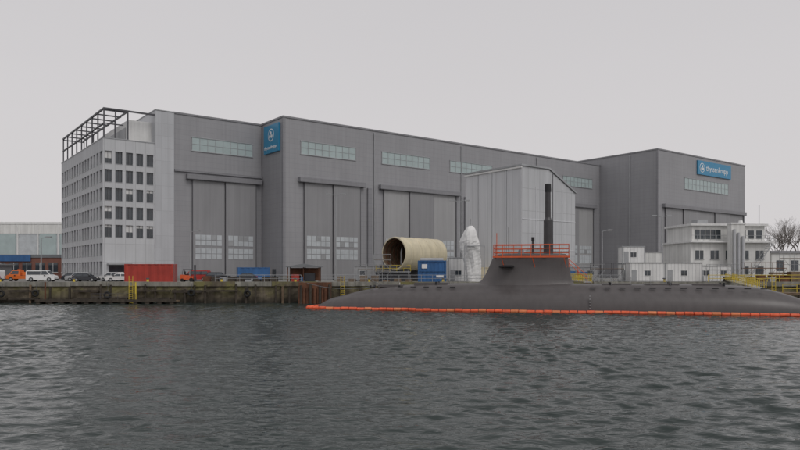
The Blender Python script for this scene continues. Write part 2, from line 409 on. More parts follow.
# ---------------- water ----------------
wm=bpy.data.materials.new('harbour_water'); wm.use_nodes=True; nt=wm.node_tree; p=nt.nodes['Principled BSDF']
p.inputs['Base Color'].default_value=(.026,.037,.034,1); p.inputs['Roughness'].default_value=.05; p.inputs['IOR'].default_value=1.333
g=nt.nodes.new('ShaderNodeNewGeometry')
prev=None
for sc,dist,sx in((3.6,.05,.45),(9.,.010,.6)):
    mp=nt.nodes.new('ShaderNodeMapping'); mp.inputs['Scale'].default_value=(sx,1,1); mp.inputs['Rotation'].default_value=(0,0,.12)
    lk(nt,g.outputs['Position'],mp.inputs['Vector'])
    n=nt.nodes.new('ShaderNodeTexNoise'); n.inputs['Scale'].default_value=sc; n.inputs['Detail'].default_value=2; n.inputs['Distortion'].default_value=.3
    lk(nt,mp.outputs[0],n.inputs['Vector'])
    b=nt.nodes.new('ShaderNodeBump'); b.inputs['Strength'].default_value=1; b.inputs['Distance'].default_value=dist
    lk(nt,n.outputs['Fac'],b.inputs['Height'])
    if prev: lk(nt,prev.outputs[0],b.inputs['Normal'])
    prev=b
lk(nt,prev.outputs[0],p.inputs['Normal'])
M['water']=wm
waves=[]
for i in range(90):
    lam=.5*(2.3/.5)**rng.random(); k=2*math.pi/lam; th=R(84)+rng.normal()*R(24)
    A=.0048*lam**1.0*rng.uniform(.5,1.2); waves.append((k*math.cos(th),k*math.sin(th),A,rng.random()*6.28))
gusts=[]
for i in range(8):
    lam=rng.uniform(14,70); th=rng.random()*6.28; gusts.append((2*math.pi/lam*math.cos(th),2*math.pi/lam*math.sin(th),rng.random()*6.28))
def wgrid(name,x0,x1,y0,y1,st):
    gx=np.arange(x0,x1+1e-3,st); gy=np.arange(y0,y1+1e-3,st)
    XX,YY=np.meshgrid(gx,gy); ZZ=np.zeros_like(XX)
    for kx,ky,A,ph in waves:
        q=kx*XX+ky*YY+ph; ZZ+=A*(np.sin(q)+.25*np.sin(2*q+1.2))
    gm=sum(np.sin(a*XX+b*YY+c) for a,b,c in gusts)/math.sqrt(8)
    ZZ*=1+.3*np.clip(gm,-1.5,1.5)
    V=np.stack([XX,YY,ZZ],-1).reshape(-1,3); ny,nx=XX.shape
    idx=np.arange(ny*nx).reshape(ny,nx); F=np.stack([idx[:-1,:-1],idx[:-1,1:],idx[1:,1:],idx[1:,:-1]],-1).reshape(-1,4)
    me=bpy.data.meshes.new(name); me.vertices.add(len(V)); me.vertices.foreach_set('co',V.ravel().astype(np.float32))
    me.loops.add(F.size); me.loops.foreach_set('vertex_index',F.ravel().astype(np.int32)); me.polygons.add(len(F))
    me.polygons.foreach_set('loop_start',np.arange(0,F.size,4,dtype=np.int32)); me.polygons.foreach_set('use_smooth',np.ones(len(F),bool))
    me.materials.append(wm); me.update(); me.validate()
    o=bpy.data.objects.new(name,me); scene.collection.objects.link(o)
wgrid('water',-40,40,10,46,.1)
wgrid('water',-110,120,46,108.9,.2)
h=B('open_water')
h.add('open_water','water',[(-2500,-2500,-.25),(2500,-2500,-.25),(2500,QY+.5,-.25),(-2500,QY+.5,-.25)],[(0,1,2,3)]); h.done()

# ---------------- submarine ----------------
sd=sdang; SO=(-11.5,94,0)
h=B('submarine',SO,sd)
S=[0,.6,1.6,3.3,5.4,7.6,11,16,22,28,34.7,42,49.6,53,56.3,58.6,60.5,62.5,64.5]
ZTp=[.15,.75,1.15,1.65,2.2,2.5,2.8,3.05,3.2,3.2,3.15,3.15,3.15,3.05,2.8,2.45,1.95,1.2,.25]
W=[.25,.9,1.4,2.0,2.55,2.9,3.2,3.4,3.45,3.45,3.45,3.45,3.4,3.3,3.0,2.6,2.1,1.3,.35]
ss=np.concatenate([np.linspace(0,2,7),np.arange(2.6,64.6,.8)]); zt=np.interp(ss,S,ZTp); ww=np.interp(ss,S,W)
ker=np.array([1,2,3,2,1])/9.
for _ in range(3):
    zt[2:-2]=np.convolve(zt,ker,'valid'); ww[2:-2]=np.convolve(ww,ker,'valid')
v=[];f=[];K=48
for s_,z_,w_ in zip(ss,zt,ww):
    for j in range(K+1):
        t=math.pi*(-.18+1.36*j/K)
        cx=math.cos(t); sn=math.sin(t)
        y=w_*(abs(cx)**.95)*(1 if cx>=0 else -1); z=z_*(abs(sn)**.9)*(1 if sn>=0 else -1)
        cas=max(0,1-(abs(y)/(w_*.55))**8) if sn>0 else 0
        z+=.38*cas*min(1,max(0,(s_-4)/6))*min(1,max(0,(60-s_)/4))
        v.append((s_,y,z))
for i in range(len(ss)-1):
    for j in range(K): a=i*(K+1)+j; f.append((a,a+1,a+K+2,a+K+1))
f.append(tuple(range(K+1))); f.append(tuple((len(ss)-1)*(K+1)+j for j in range(K+1)))
h.add('hull','hull',v,f,True)
zl=[2.9,3.3,3.6,4.0,4.6,5.3,6.0,6.6,7.05,7.3,7.38]
fr=[20.9,21.9,22.5,22.95,23.35,23.7,24.0,24.25,24.5,24.9,25.6]
bk=[35.6,34.9,34.6,34.4,34.25,34.15,34.05,33.95,33.85,33.6,33.0]
hw=[1.75,1.4,1.22,1.12,1.05,1.0,.98,.96,.93,.85,.6]
v=[];f=[];K=40
for z_,a,c,w_ in zip(zl,fr,bk,hw):
    L=c-a
    for j in range(K):
        t=2*math.pi*j/K; u=(1-math.cos(t))/2
        th=(min(1,u/.2))
        pf=math.sqrt(max(0,1-(1-th)**2)) if u<.2 else (1-(max(0,u-.5)/.5)**2.6*.9)
        y=w_*pf*(1 if t<math.pi else -1)
        if j==0 or j==K//2: y=0
        v.append((a+L*u,y,z_))
for i in range(len(zl)-1):
    for j in range(K): k=(j+1)%K; f.append((i*K+j,i*K+k,(i+1)*K+k,(i+1)*K+j))
h.add('sail','hulltop',v,f,True)
h.add('sail_top','hulltop',v[-K:],[tuple(range(K))])
for sg in(-1,1):
    v=[(25.2,sg*.8,5.6),(27.2,sg*.8,5.6),(27.1,sg*3.3,5.63),(25.8,sg*3.3,5.63)]
    v=v+[(a,b_,c+.22) for a,b_,c in v]
    h.add('sail_planes','black',v,[(0,1,2,3),(4,5,6,7),(0,1,5,4),(1,2,6,5),(2,3,7,6),(3,0,4,7)])
MX=31.4
h.cyl('snorkel_mast','mast',(MX,0,7.2),(MX,0,11.6),.56,.54,16); h.cyl('snorkel_mast','mast',(MX,0,11.6),(MX,0,12.0),.54,.36,16)
h.cyl('snorkel_mast','mast',(MX,0,12.0),(MX,0,15.3),.36,.34,16); h.cyl('snorkel_mast','black',(MX,0,15.3),(MX,0,16.3),.42,.38,16)
h.cyl('aerial','steel',(MX+.6,.1,7.2),(MX+.6,.1,17.6),.05,n=6)
h.cyl('periscope','mast',(29.5,0,7.2),(29.5,0,9.0),.14,n=10); h.cyl('periscope','black',(29.5,0,9.0),(29.5,0,9.5),.2,n=10)
h.cyl('aerial','steel',(26.4,0,7.2),(26.4,0,10.8),.04,n=6)
h.cyl('mast_cover','sloth',(28,0,7.2),(28,0,7.9),.5,.3,12)
pr=[(24.6,-1.5,7.0),(34.0,-1.5,7.0),(34.0,1.5,7.0),(24.6,1.5,7.0),(24.6,-1.5,7.0)]
h.rail('work_platform_railing','orange',pr,1.5,.045,1.15,3)
h.box('work_platform_beam','orange',24.5,34.1,-1.6,-1.44,6.84,7.04); h.box('work_platform_beam','orange',24.5,34.1,1.44,1.6,6.84,7.04)
for s_ in (24.6,28,31,33.9): h.box('work_platform_brackets','orange',s_-.06,s_+.06,-1.42,1.42,6.88,7.0)
h.rail('work_platform_railing','orange',[(34.0,-1.4,5.6),(36.2,-1.4,3.6)],1.0,.04,1.,2)
for s_ in (25.6,29.5,33.4): h.cyl('work_platform_brackets','orange',(s_,-1.5,6.85),(s_+.3,-.95,5.6),.05,n=6)
h.cyl('beacon_post','orange',(25.0,-1.4,7),(25.0,-1.4,10.0),.05,n=6)
h.rail('deck_railing','galv',[(36.8,-1.2,3.4),(46,-1.2,3.4)],1.0,.02,2.0,2)
for s_ in (8,12,17,39,46,52): 
    for sg in(-1,1): h.cyl('deck_cleats','black',(s_,sg*1.0,3.2 if s_>12 else 2.8),(s_,sg*1.0,3.72 if s_>12 else 3.2),.13,n=8)
for a,c in((9,12.5),(14,18.5),(38,41.5),(43,47),(48.5,52)): h.box('casing_hatches','hulltop',a,c,-1.0,1.0,3.0,3.0+ (.58 if a>13 else .28))
for i in range(26):
    s_=12+i*1.75
    if 20<s_<36: continue
    h.box('limber_holes','black',s_,s_+.7,-2.02,-1.9,2.98,3.1)
for i in range(5): h.box('draft_marks','galv',36.4,36.6,-3.52+.02*i,-3.3,.5+i*.38,.6+i*.38)
h.box('upper_rudder','hull',61.2,63.0,-.12,.12,.5,2.6)
h.done()
h=B('mooring_ropes')
def rope(a,b_,sag):
    a=Vector(a);b_=Vector(b_); pr_=None
    for i in range(13):
        t=i/12; q=a.lerp(b_,t)-Vector((0,0,sag*4*t*(1-t)))
        if pr_ is not None: h.cyl('rope','sloth',pr_,q,.04,n=5,caps=False)
        pr_=q
rope((-3.4,92,3.1),(-17,109.5,3.9),.9); rope((.5,91,3.3),(-5,109.5,3.9),.6); rope((34,83,3.5),(43,109.5,3.9),.8)
h.done()

# oil boom
h=B('floating_oil_boom')
ax=Vector((math.cos(sd),math.sin(sd),0)); nr=Vector((math.sin(sd),-math.cos(sd),0))
pts=[]
base=Vector(SO)
ctrl=[(3.5,-3.6),(-.2,-2.6),(-1.2,0.3),(-.5,2.6),(2.5,3.3),(7,3.9),(15,4.3),(30,4.5),(45,4.5),(60,4.6),(75,4.9),(110,6)]
for (a0,b0),(a1,b1) in zip(ctrl[:-1],ctrl[1:]):
    k=max(2,int(math.hypot(a1-a0,b1-b0)/.95))
    for i in range(k): 
        t=i/k; q=a0+(a1-a0)*t; pts.append(base+ax*q+nr*(b0+(b1-b0)*t+random.uniform(-.06,.06)+.18*math.sin(q*.45)))
for i,(a,c) in enumerate(zip(pts[:-1],pts[1:])):
    d=(c-a); a2=a+d*.05; c2=a+d*.95; z=Vector((0,0,.14+random.uniform(-.03,.04)))
    h.cyl('floats','boom' if random.random()>.12 else 'boomyel',a2+z,c2+z,.23,n=8)
    h.cyl('skirt','boom',a+z,c+z,.08,n=6)
h.done()

# ---------------- wrapped mast on the quay ----------------
h=B('tarpaulin_wrapped_mast',(11.7,112.5,G))
n=26; keys=[(0,1.25,.6),(1.5,1.3,.55),(3,1.35,.4),(4.4,1.5,.15),(5.6,1.65,-.05),(6.8,1.6,-.1),(7.8,1.35,-.05),(8.6,1.05,.05),(9.1,.75,.1),(9.4,.35,.1)]
zz=np.linspace(0,9.4,40); rr_=np.interp(zz,[k[0] for k in keys],[k[1] for k in keys]); ox=np.interp(zz,[k[0] for k in keys],[k[2] for k in keys])
v=[];f=[]
for i,z in enumerate(zz):
    for j in range(n):
        a=2*math.pi*j/n; rr=rr_[i]*(1+.07*math.sin(2*a+z*.5)+.06*math.sin(5*a+.7*z)+.04*math.sin(9*a-1.1*z)+random.uniform(-.025,.025)); v.append((rr*math.cos(a)*.95+ox[i],rr*math.sin(a),z))
for i in range(len(zz)-1):
    for j in range(n): f.append((i*n+j,i*n+(j+1)%n,(i+1)*n+(j+1)%n,(i+1)*n+j))
f.append(tuple((len(zz)-1)*n+j for j in range(n)))
h.add('tarpaulin','tarp',v,f)
h.box('support_frame','galv',-1.15,-1.0,-1.8,-1.65,0,6); h.box('support_frame','galv',2.1,2.25,-1.8,-1.65,0,6); h.box('support_frame','galv',-1.15,2.25,-1.82,-1.67,5.9,6.05)
h.cyl('mast_tip','galv',(.1,0,9.2),(.1,0,10.6),.08,n=8)
h.done()

# ---------------- hull section ----------------
h=B('pressure_hull_section',(-1.1,121,8.3),0)
d=Vector((.68,.73,0)); d.normalize()
n=48; r=3.0; ri=2.8; L=11.5
a=Vector((-d.y,d.x,0)); up=Vector((0,0,1))
v=[];f=[]
for p_,rr in ((Vector(),r),(d*L,r),(d*L,ri),(Vector(),ri)):
    for j in range(n):
        t=2*math.pi*j/n; v.append(p_+a*(rr*math.cos(t))+up*(rr*math.sin(t)))
for q in range(4):
    for j in range(n): f.append((q*n+j,q*n+(j+1)%n,((q+1)%4)*n+(j+1)%n,((q+1)%4)*n+j))
h.add('shell','cream',v[:2*n],[x for x in f[:n]],True)
h.add('shell_lip','cream',v,f[3*n:]+f[n:2*n]); h.add('shell_inside','wood',v,[x for x in f[2*n:3*n]],True)
for q in (.3,2.,4.3,6.6,8.9): 
    for k in range(n):
        t0=2*math.pi*k/n;t1=2*math.pi*(k+1)/n
        h.cyl('frames','cream',d*q+a*(r+.0)*math.cos(t0)+up*(r+.0)*math.sin(t0),d*q+a*(r+.0)*math.cos(t1)+up*(r+.0)*math.sin(t1),.06,n=5,caps=False)
for q in (.8,1.8,2.8,3.8,4.8):
    for k in range(n):
        t0=2*math.pi*k/n;t1=2*math.pi*(k+1)/n
        h.cyl('inner_frames','rust',d*q+a*(ri-.1)*math.cos(t0)+up*(ri-.1)*math.sin(t0),d*q+a*(ri-.1)*math.cos(t1)+up*(ri-.1)*math.sin(t1),.1,n=5,caps=False)
h.cyl('bulkhead','steel',d*6,d*6.1,2.8,n=32)
for k in range(5): h.box('inner_staging','galv',1.2+k*.05,1.3+k*.05,.2+k*.3,.3+k*.3,-2.6,.4+.2*k)
h.box('cradle','steel',-2.6,2.6,.3,1.0,-5,-2.0); h.box('cradle','steel',3,7,6,6.8,-5,-2.0)
h.rail('access_platform','yellow',[(-3.2,-.6,-3.2),(3.0,-.6,-3.2)],1.1,.04,1.2,2)
h.box('access_platform_deck','galv',-3.2,3,-.9,.2,-3.35,-3.2)
h.done()

# ---------------- containers / cabins ----------------
def container(name,mt,x,y,z,L=6.06,W_=2.44,H=2.6,ang=0,doorend=True):
    h=B(name,(x,y,z),ang)
    def corr(y0,sgn):
        n=int(L/.28); pts=[]
        for i in range(n+1):
            x_=.12+(L-.24)*i/n; k=i%4; pts.append((x_,y0+sgn*(.0 if k in(0,1) else .07)))
        v=[(a,b_,.16) for a,b_ in pts]+[(a,b_,H-.12) for a,b_ in pts]
        m=len(pts); h.add('side_sheets',mt,v,[(i,i+1,m+i+1,m+i) for i in range(m-1)])
    corr(.04,1); corr(W_-.04,-1)
    h.box('roof',mt,.05,L-.05,.05,W_-.05,H-.06,H-.02)
    h.box('floor','steel',.05,L-.05,.1,W_-.1,.05,.17)
    for a in(0,L-.14):
        for b_ in(0,W_-.14): h.box('corner_posts',mt,a,a+.14,b_,b_+.14,0,H)
    for b_ in(0.003,W_-.123):
        h.box('rails',mt,.14,L-.14,b_,b_+.12,0.003,.16); h.box('rails',mt,.14,L-.14,b_,b_+.12,H-.12,H-.003)
    for a in (0.02,L-.06): h.box('end_panels',mt,a,a+.04,.14,W_-.14,.02,H-.02)
    for q in(.5,.95,1.5,1.95): h.cyl('lock_bars','galv',(L+.02,q,.1),(L+.02,q,H-.1),.025,n=6)
    return h
container('shipping_container','red',-46.3,113.2,G,8.1,2.44,3.05).done()
container('shipping_container','cblue',-31,129,G,6.06,2.44,2.6,R(20)).done()
container('shipping_container','cream',10.8,125,G,6.06).done()
container('shipping_container','cwhite',20.5,115,G,6.06).done()
def cabin(x,y,z,L,W_,H,mt='white',ang=0,win=2):
    h=B('site_cabin',(x,y,z),ang)
    h.box('walls',mt,0.06,L-.06,0.06,W_-.06,.1,H-.1)
    h.box('roof','galv',-.04,L+.04,-.04,W_+.04,H-.1,H+.04); h.box('base','steel',0,L,0,W_,0,.1)
    for a in(0,L-.12):
        for b_ in(0,W_-.12): h.box('corner_posts','galv',a,a+.12,b_,b_+.12,.1,H-.1)
    for i in range(win):
        c=L*(i+.5)/win; h.box('windows','glass',c-.5,c+.5,.03,.1,1.1,1.95)
        h.box('window_frames','white',c-.56,c+.56,.01,.06,1.95,2.02); h.box('window_frames','white',c-.56,c+.56,.01,.06,1.03,1.1); h.box('window_frames','white',c-.02,c+.02,.01,.05,1.1,1.95)
    h.box('door','galv',.3,1.15,.02,.1,.12,2.1)
    for i in range(int(L/.6)): h.box('panel_seams','galv',.3+i*.6,.33+i*.6,.045,.062,.1,H-.1)
    return h.done()
cabin(38.9,114,G,6,2.5,3.3,win=1); cabin(45.1,114.3,G,6.2,2.5,3.3,win=1)
cabin(38.9,118,G+3.2,4,2.5,3.0,win=1); cabin(42.6,121,G,4.6,2.5,5.3,'whitebld',win=1); cabin(38.9,118,G,4,2.5,3.18,win=1)
cabin(8.4,116.5,G,3.4,2.5,4.2,win=1); cabin(29.5,118,G,5.2,2.4,2.6,'door2',win=2); cabin(-8.5,124,G,6,2.5,2.8,'door2')
cabin(51.6,117,G,6.1,2.5,2.8,win=2)
h=B('blue_tank_container',(3.0,111.2,G+.1))
for a in(0,4.5):
    for b_ in(0,2.3): h.box('frame','cblue',a,a+.14,b_,b_+.14,0,3.5)
for z in(0,1.7,3.36):
    for b_ in(0.003,2.303): h.box('frame','cblue',.14,4.5,b_,b_+.12,z,z+.12)
    for a in (0.003,4.503): h.box('frame','cblue',a,a+.12,.14,2.3,z,z+.12)
n=26; pts=[(.15+4.3*i/n,.22+(.07 if i%4 in(2,3) else 0)) for i in range(n+1)]
for z0,z1 in((.13,1.69),(1.83,3.35)):
    v=[(a_,b_,z0) for a_,b_ in pts]+[(a_,b_,z1) for a_,b_ in pts]; m=len(pts); h.add('side_sheets','cblue',v,[(i,i+1,m+i+1,m+i) for i in range(m-1)])
h.box('core','cblue',.2,4.4,.35,2.2,.13,3.35)
h.box('label','signw',.6,1.5,.16,.2,2.2,2.9); h.box('label','signw',3.0,4.2,.16,.2,.7,1.1)
h.cyl('tank','galv',(.4,1.2,3.6),(4.2,1.2,3.6),.35,n=14)
h.done()

# ---------------- white quay building on the right ----------------
h=B('white_control_building',(52.4,121.5,0),R(6))
h.box('lower_walls','whitebld',0,15.2,0,10,G-.3,10.4); h.box('upper_walls','whitebld',.6,14.6,.6,9.5,10.4,13.4)
h.box('balcony_slab','white',-.5,15.6,-.9,10,10.3,10.6); h.box('roof','white',.2,15.0,.1,10,13.4,13.8)
h.rail('balcony_railing','galv',[(-.4,-.8,10.6),(15.5,-.8,10.6)],1.0,.03,1.2,2)
for i in range(5):
    x=1.2+i*1.0; h.box('upper_windows','glass',x,x+.85,.52,.7,11.0,12.7)
for i in range(3):
    x=9.8+i*1.6; h.box('upper_windows','glass',x,x+1.1,.52,.7,11.1,12.6)
for i in range(5):
    x=.9+i*2.9; h.box('lower_windows','glass',x,x+1.5,-.06,.1,7.4,8.9); h.box('lower_windows_sill','galv',x-.1,x+1.6,-.16,0,7.25,7.38); h.box('lower_windows','glass',x,x+1.5,-.06,.1,4.6,6.0)
    h.box('window_mullions','white',x+.72,x+.78,-.1,0,7.4,8.9)
h.box('lift_tower','whitebld',6.4,9.0,-2.2,-.92,G,13.5); h.box('lift_tower_cap','white',6.3,9.1,-2.3,-.9,13.5,13.8)
for i in range(3): h.cyl('vent_ducts','tower',(6.8+i*.8,-2.5,G),(6.8+i*.8,-2.5,12.6-i*.6),.22,n=12)
for i in range(16): h.box('stairs','galv',9.6+i*.3,9.95+i*.3,-2.1,-1.1,G+.3+i*.43,G+.36+i*.43)
h.cyl('stair_stringer','galv',(9.6,-2.1,G+.2),(14.4,-2.1,G+6.9),.08); h.cyl('stair_handrail','galv',(9.6,-2.1,G+1.3),(14.4,-2.1,G+8),.04)
h.cyl('aerial_mast','galv',(14.5,2,13.7),(14.5,2,17.4),.06); h.cyl('aerial_mast','galv',(.9,2,13.7),(.9,2,15.8),.05)
h.box('roof_unit','galv',3,5,3,5,13.8,14.7); h.cyl('radar_dome','white',(11.5,3,13.8),(11.5,3,14.6),.5,.3,14)
h.done()
h=B('low_warehouse',(70,127,0),R(8))
h.box('walls','whitebld',0,30,0,12,G-.3,8.6); h.box('roof','hall_side',-.4,30.4,-.4,12.4,8.6,9.0)
for i in range(10): h.box('windows','glass',1+i*3,2.6+i*3,-.05,.1,5.2,7.2)
h.done()
h=B('timber_stacks',(62,112,G))
for i in range(12):
    x=i*2.4; k=random.randint(1,4)
    for j in range(k): h.box('planks',random.choice(['wood','darkwood','rust','galv']),x+random.uniform(0,.3),x+2.0,random.uniform(0,.4),1.8,j*.42+.05,j*.42+.38)
h.done()

# ---------------- scaffolds, stairs, gangways ----------------
def scaffold(name,x,y,z,nx_,nz_,w=2.,hh=2.,d=1.2,mt='galv',ang=0.,deck='wood'):
    h=B(name,(x,y,z),ang)
    for i in range(nx_+1):
        for b_ in(0,d): h.cyl('standards',mt,(i*w,b_,0),(i*w,b_,nz_*hh+1.0),.035,n=6)
    for j in range(1,nz_+1):
        for b_ in(0,d):
            h.cyl('ledgers',mt,(0,b_,j*hh),(nx_*w,b_,j*hh),.03,n=6); h.cyl('ledgers',mt,(0,b_,j*hh+1),(nx_*w,b_,j*hh+1),.03,n=6)
        h.box('deck',deck,0,nx_*w,.05,d-.05,j*hh+.04,j*hh+.1)
    for i in range(nx_):
        h.cyl('braces',mt,(i*w,0,0),((i+1)*w,0,hh),.025,n=6)
        if nz_>1: h.cyl('braces',mt,((i+1)*w,0,hh),(i*w,0,2*hh),.025,n=6)
    return h.done()
scaffold('stair_scaffold',-7.6,121,G,3,1,1.6,2.1); scaffold('stair_scaffold',-4.6,118,G,2,2,1.5,1.9)
scaffold('work_scaffold',27,112.5,G,4,1,1.8,2.0,1.2,'galv'); scaffold('work_scaffold',32.5,114,G,3,1,1.8,2.2,1.2,'steel')
scaffold('work_scaffold',58,113.5,G,4,1,1.8,2.3,1.2,'rust'); scaffold('work_scaffold',51.5,112,G,3,1,1.8,2.0)
scaffold('work_scaffold',66,116,G,5,2,1.8,2.0)
def gangway(pa,pb,w=1.,mt='yellow'):
    h=B('gangway'); a=Vector(pa);b_=Vector(pb);d=(b_-a).normalized(); s=Vector((-d.y,d.x,0)).normalized()*w/2
    v=[a-s,a+s,b_+s,b_-s]; v=v+[q+Vector((0,0,.14)) for q in v]
    h.add('walkway','galv',v,[(0,1,2,3),(4,5,6,7),(0,1,5,4),(1,2,6,5),(2,3,7,6),(3,0,4,7)])
    h.rail('handrails',mt,[a-s,b_-s],1.1,.045,1.4,2); h.rail('handrails',mt,[a+s,b_+s],1.1,.045,1.4,2)
    h.done()
gangway((27.5,109.6,G+.3),(24.5,87.8,3.6)); gangway((53.5,109.6,G+.3),(44.0,82.0,2.9))
h=B('mooring_jetty',(50,88,0),R(-14))
h.box('deck','wood',0,30,0,3,2.0,2.3)
for i in range(8):
    for b_ in(.3,2.7): h.cyl('piles','darkwood',(.6+i*4,b_,-3),(.6+i*4,b_,2.0),.2)
h.rail('handrails','yellow',[(0,.1,2.3),(30,.1,2.3)],1.1,.045,1.6,2); h.done()

# ---------------- street lamps ----------------
def lamp(x,y,z,H,arms=2):
    h=B('street_lamp',(x,y,z)); h.cyl('pole','galv',(0,0,0),(0,0,H),.14,.08); h.box('base','concrete',-.3,.3,-.3,.3,0,.3)
    for sg in ((-1,1) if arms==2 else (1,)):
        h.cyl('arm','galv',(0,0,H-.1),(sg*1.1,0,H+.15),.05,n=6); h.box('head','galv',min(sg*.9,sg*1.8),max(sg*.9,sg*1.8),-.22,.22,H+.08,H+.26); h.box('lens','lamp',min(sg*1.0,sg*1.7),max(sg*1.0,sg*1.7),-.17,.17,H+.04,H+.078)
    h.done()
lamp(-11.9,125,G,16); lamp(10.8,122,G,14.5); lamp(-38,122,G,9,1); lamp(36,120,G,9,1); lamp(-66,124,G,8,1); lamp(48.5,125,G,12)

# ---------------- vehicles ----------------
def car(name,x,y,mt,kind='hatch',ang=0.):
    h=B(name,(x,y,G),ang); W_=.88
    if kind=='van':
        body=[(-2.4,.32),(2.45,.32),(2.5,.75),(2.3,1.05),(1.75,1.2),(1.1,1.95),(.8,2.02),(-2.3,2.02),(-2.42,1.8)]
        glass=[(1.58,1.25),(1.02,1.86),(.25,1.86),(.25,1.25)]; gl2=[(.1,1.25),(.1,1.82),(-2.2,1.82),(-2.2,1.25)]; wh_=(1.55,-1.5); L=2.4
    elif kind=='pickup':
        body=[(-2.6,.45),(2.5,.45),(2.55,.9),(2.3,1.15),(1.95,1.25),(1.4,2.05),(.1,2.08),(-.05,1.0),(-2.6,1.0)]
        glass=[(1.75,1.3),(1.3,1.92),(.25,1.92),(.25,1.3)]; gl2=None; wh_=(1.6,-1.6); L=2.5
    elif kind=='suv':
        body=[(-2.2,.35),(2.2,.35),(2.25,.7),(2.1,.98),(1.15,1.08),(.55,1.66),(-1.75,1.68),(-2.15,1.1)]
        glass=[(.98,1.12),(.5,1.56),(-.25,1.58),(-.25,1.12)]; gl2=[(-.35,1.12),(-.35,1.58),(-1.65,1.56),(-1.95,1.12)]; wh_=(1.35,-1.3); L=2.2
    else:
        body=[(-2.1,.28),(2.1,.28),(2.15,.6),(2.0,.82),(1.1,.95),(.45,1.42),(-1.1,1.45),(-1.95,.95),(-2.12,.8)]
        glass=[(.92,.98),(.4,1.34),(-.25,1.36),(-.25,.98)]; gl2=[(-.35,.98),(-.35,1.36),(-1.05,1.34),(-1.65,.98)]; wh_=(1.3,-1.3); L=2.1
    zmax=max(z for _,z in body)
    def wid(z): 
        zb=1.0 if kind!='hatch' else .9
        return W_ if z<=zb else W_-.17*(z-zb)/(zmax-zb)
    n=len(body); v=[(a,-wid(z),z) for a,z in body]+[(a,wid(z),z) for a,z in body]
    h.add('body',mt,v,[tuple(range(n)),tuple(range(2*n-1,n-1,-1))]+[(i,n+i,n+(i+1)%n,(i+1)%n) for i in range(n)])
    for gp in(glass,gl2):
        if not gp: continue
        for sg in(-1,1):
            vv=[(a,sg*(wid(z)+.012),z) for a,z in gp]; h.add('side_windows','glass',vv,[tuple(range(len(gp)))])
    (xa,za),(xb,zb)=body[4],body[5]
    t0,t1=.1,.92; A=(xa+(xb-xa)*t0,za+(zb-za)*t0); C=(xa+(xb-xa)*t1,za+(zb-za)*t1)
    h.add('windscreen','glass',[(A[0]+.02,-wid(A[1])+.08,A[1]+.015),(A[0]+.02,wid(A[1])-.08,A[1]+.015),(C[0]+.02,wid(C[1])-.08,C[1]+.015),(C[0]+.02,-wid(C[1])+.08,C[1]+.015)],[(0,1,2,3)])
    for wx in wh_:
        for sg in(-1,1):
            r_=.34 if kind in('hatch','suv') else .38
            h.cyl('wheels','tyre',(wx,sg*(W_-.2),r_),(wx,sg*(W_+.02),r_),r_,n=18); h.cyl('hubs','galv',(wx,sg*(W_+.02),r_),(wx,sg*(W_+.035),r_),r_*.58,n=12)
    zl_=.7 if kind!='pickup' else .85
    for sg in(-.62,.62):
        h.box('headlamps','lamp',L-.06,L+.06,sg-.17,sg+.17,zl_-.05,zl_+.12); h.box('tail_lamps','rlamp',-L-.03,-L+.1,sg-.12,sg+.12,zl_,zl_+.25)
    h.box('bumper','black',L-.1,L+.1,-.8,.8,.34,.5); h.box('bumper','black',-L-.08,-L+.1,-.8,.8,.36,.5)
    for sg in(-1,1): h.box('mirrors','black',.75,.95,min(sg*W_,sg*(W_+.16)),max(sg*W_,sg*(W_+.16)),1.0,1.16)
    if kind=='pickup':
        h.box('load_bed','steel',-2.5,-.1,-.8,.8,1.0,1.06); h.box('load','corange',-2.3,-.4,-.7,.7,1.06,1.7); h.box('beacon','corange',.4,.7,-.3,.3,2.08,2.2)
    h.done()
car('utility_truck',-69.5,124,'corange','pickup',R(180)); car('delivery_van',-63.2,119,'cwhite','van',R(4)); car('delivery_van',-72.8,119.5,'cwhite','van',R(176))
car('parked_car',-58.8,123.5,'silver','suv',R(190)); car('parked_car',-55.2,118.5,'cdark','hatch',R(5)); car('parked_car',-51.8,121.5,'cwhite','suv',R(165))
car('parked_car',-49.2,118,'cwhite','hatch',R(200)); car('parked_car',-47.5,124,'silver','hatch',0); car('parked_car',-75.5,125,'cred','hatch',R(12))
car('parked_car',-33.4,124,'cdark','suv',R(8)); car('parked_car',-28,122,'cdark','hatch',R(185)); car('parked_car',-81,119,'silver','hatch',R(5))
car('parked_car',-61.8,128,'cdark','hatch',R(10)); car('delivery_van',-38,126,'cred','van',R(180))

h=B('forklift',(-36.2,115.5,G))
h.prism('chassis','orange',[(-1.3,.4),(.9,.4),(.9,.95),(.2,.95),(-.1,1.15),(-1.2,1.25),(-1.35,1.0)],-.55,.55)
for a,r_ in((-.95,.3),(.6,.36)):
    for sg in(-1,1): h.cyl('wheels','tyre',(a,sg*.42,r_),(a,sg*.64,r_),r_,n=16)
for a in(-1.0,.45):
    for sg in(-.5,.5): h.cyl('cage','steel',(a,sg,1.0),(a*.8,sg,2.15),.04,n=6)
h.box('cage_roof','steel',-.85,.45,-.55,.55,2.13,2.2); h.box('seat','black',-.6,-.1,-.25,.25,1.15,1.35); h.box('seat','black',-.7,-.58,-.25,.25,1.3,1.8)
for sg in(-.35,.35): h.box('lift_mast','steel',1.0,1.12,sg-.05,sg+.05,.1,2.9); h.box('forks','steel',1.12,2.2,sg-.06,sg+.06,.12,.18)
h.box('lift_mast','steel',1.0,1.1,-.3,.3,2.75,2.88); h.box('carriage','steel',1.12,1.18,-.5,.5,.1,.7)
h.done()
h=B('mooring_shelter',(-18.8,113,G))
for a in(0,2.6,5.2):
    for b_ in(0,2.4): h.cyl('posts','rust',(a,b_,0),(a,b_,2.5),.07,n=8)
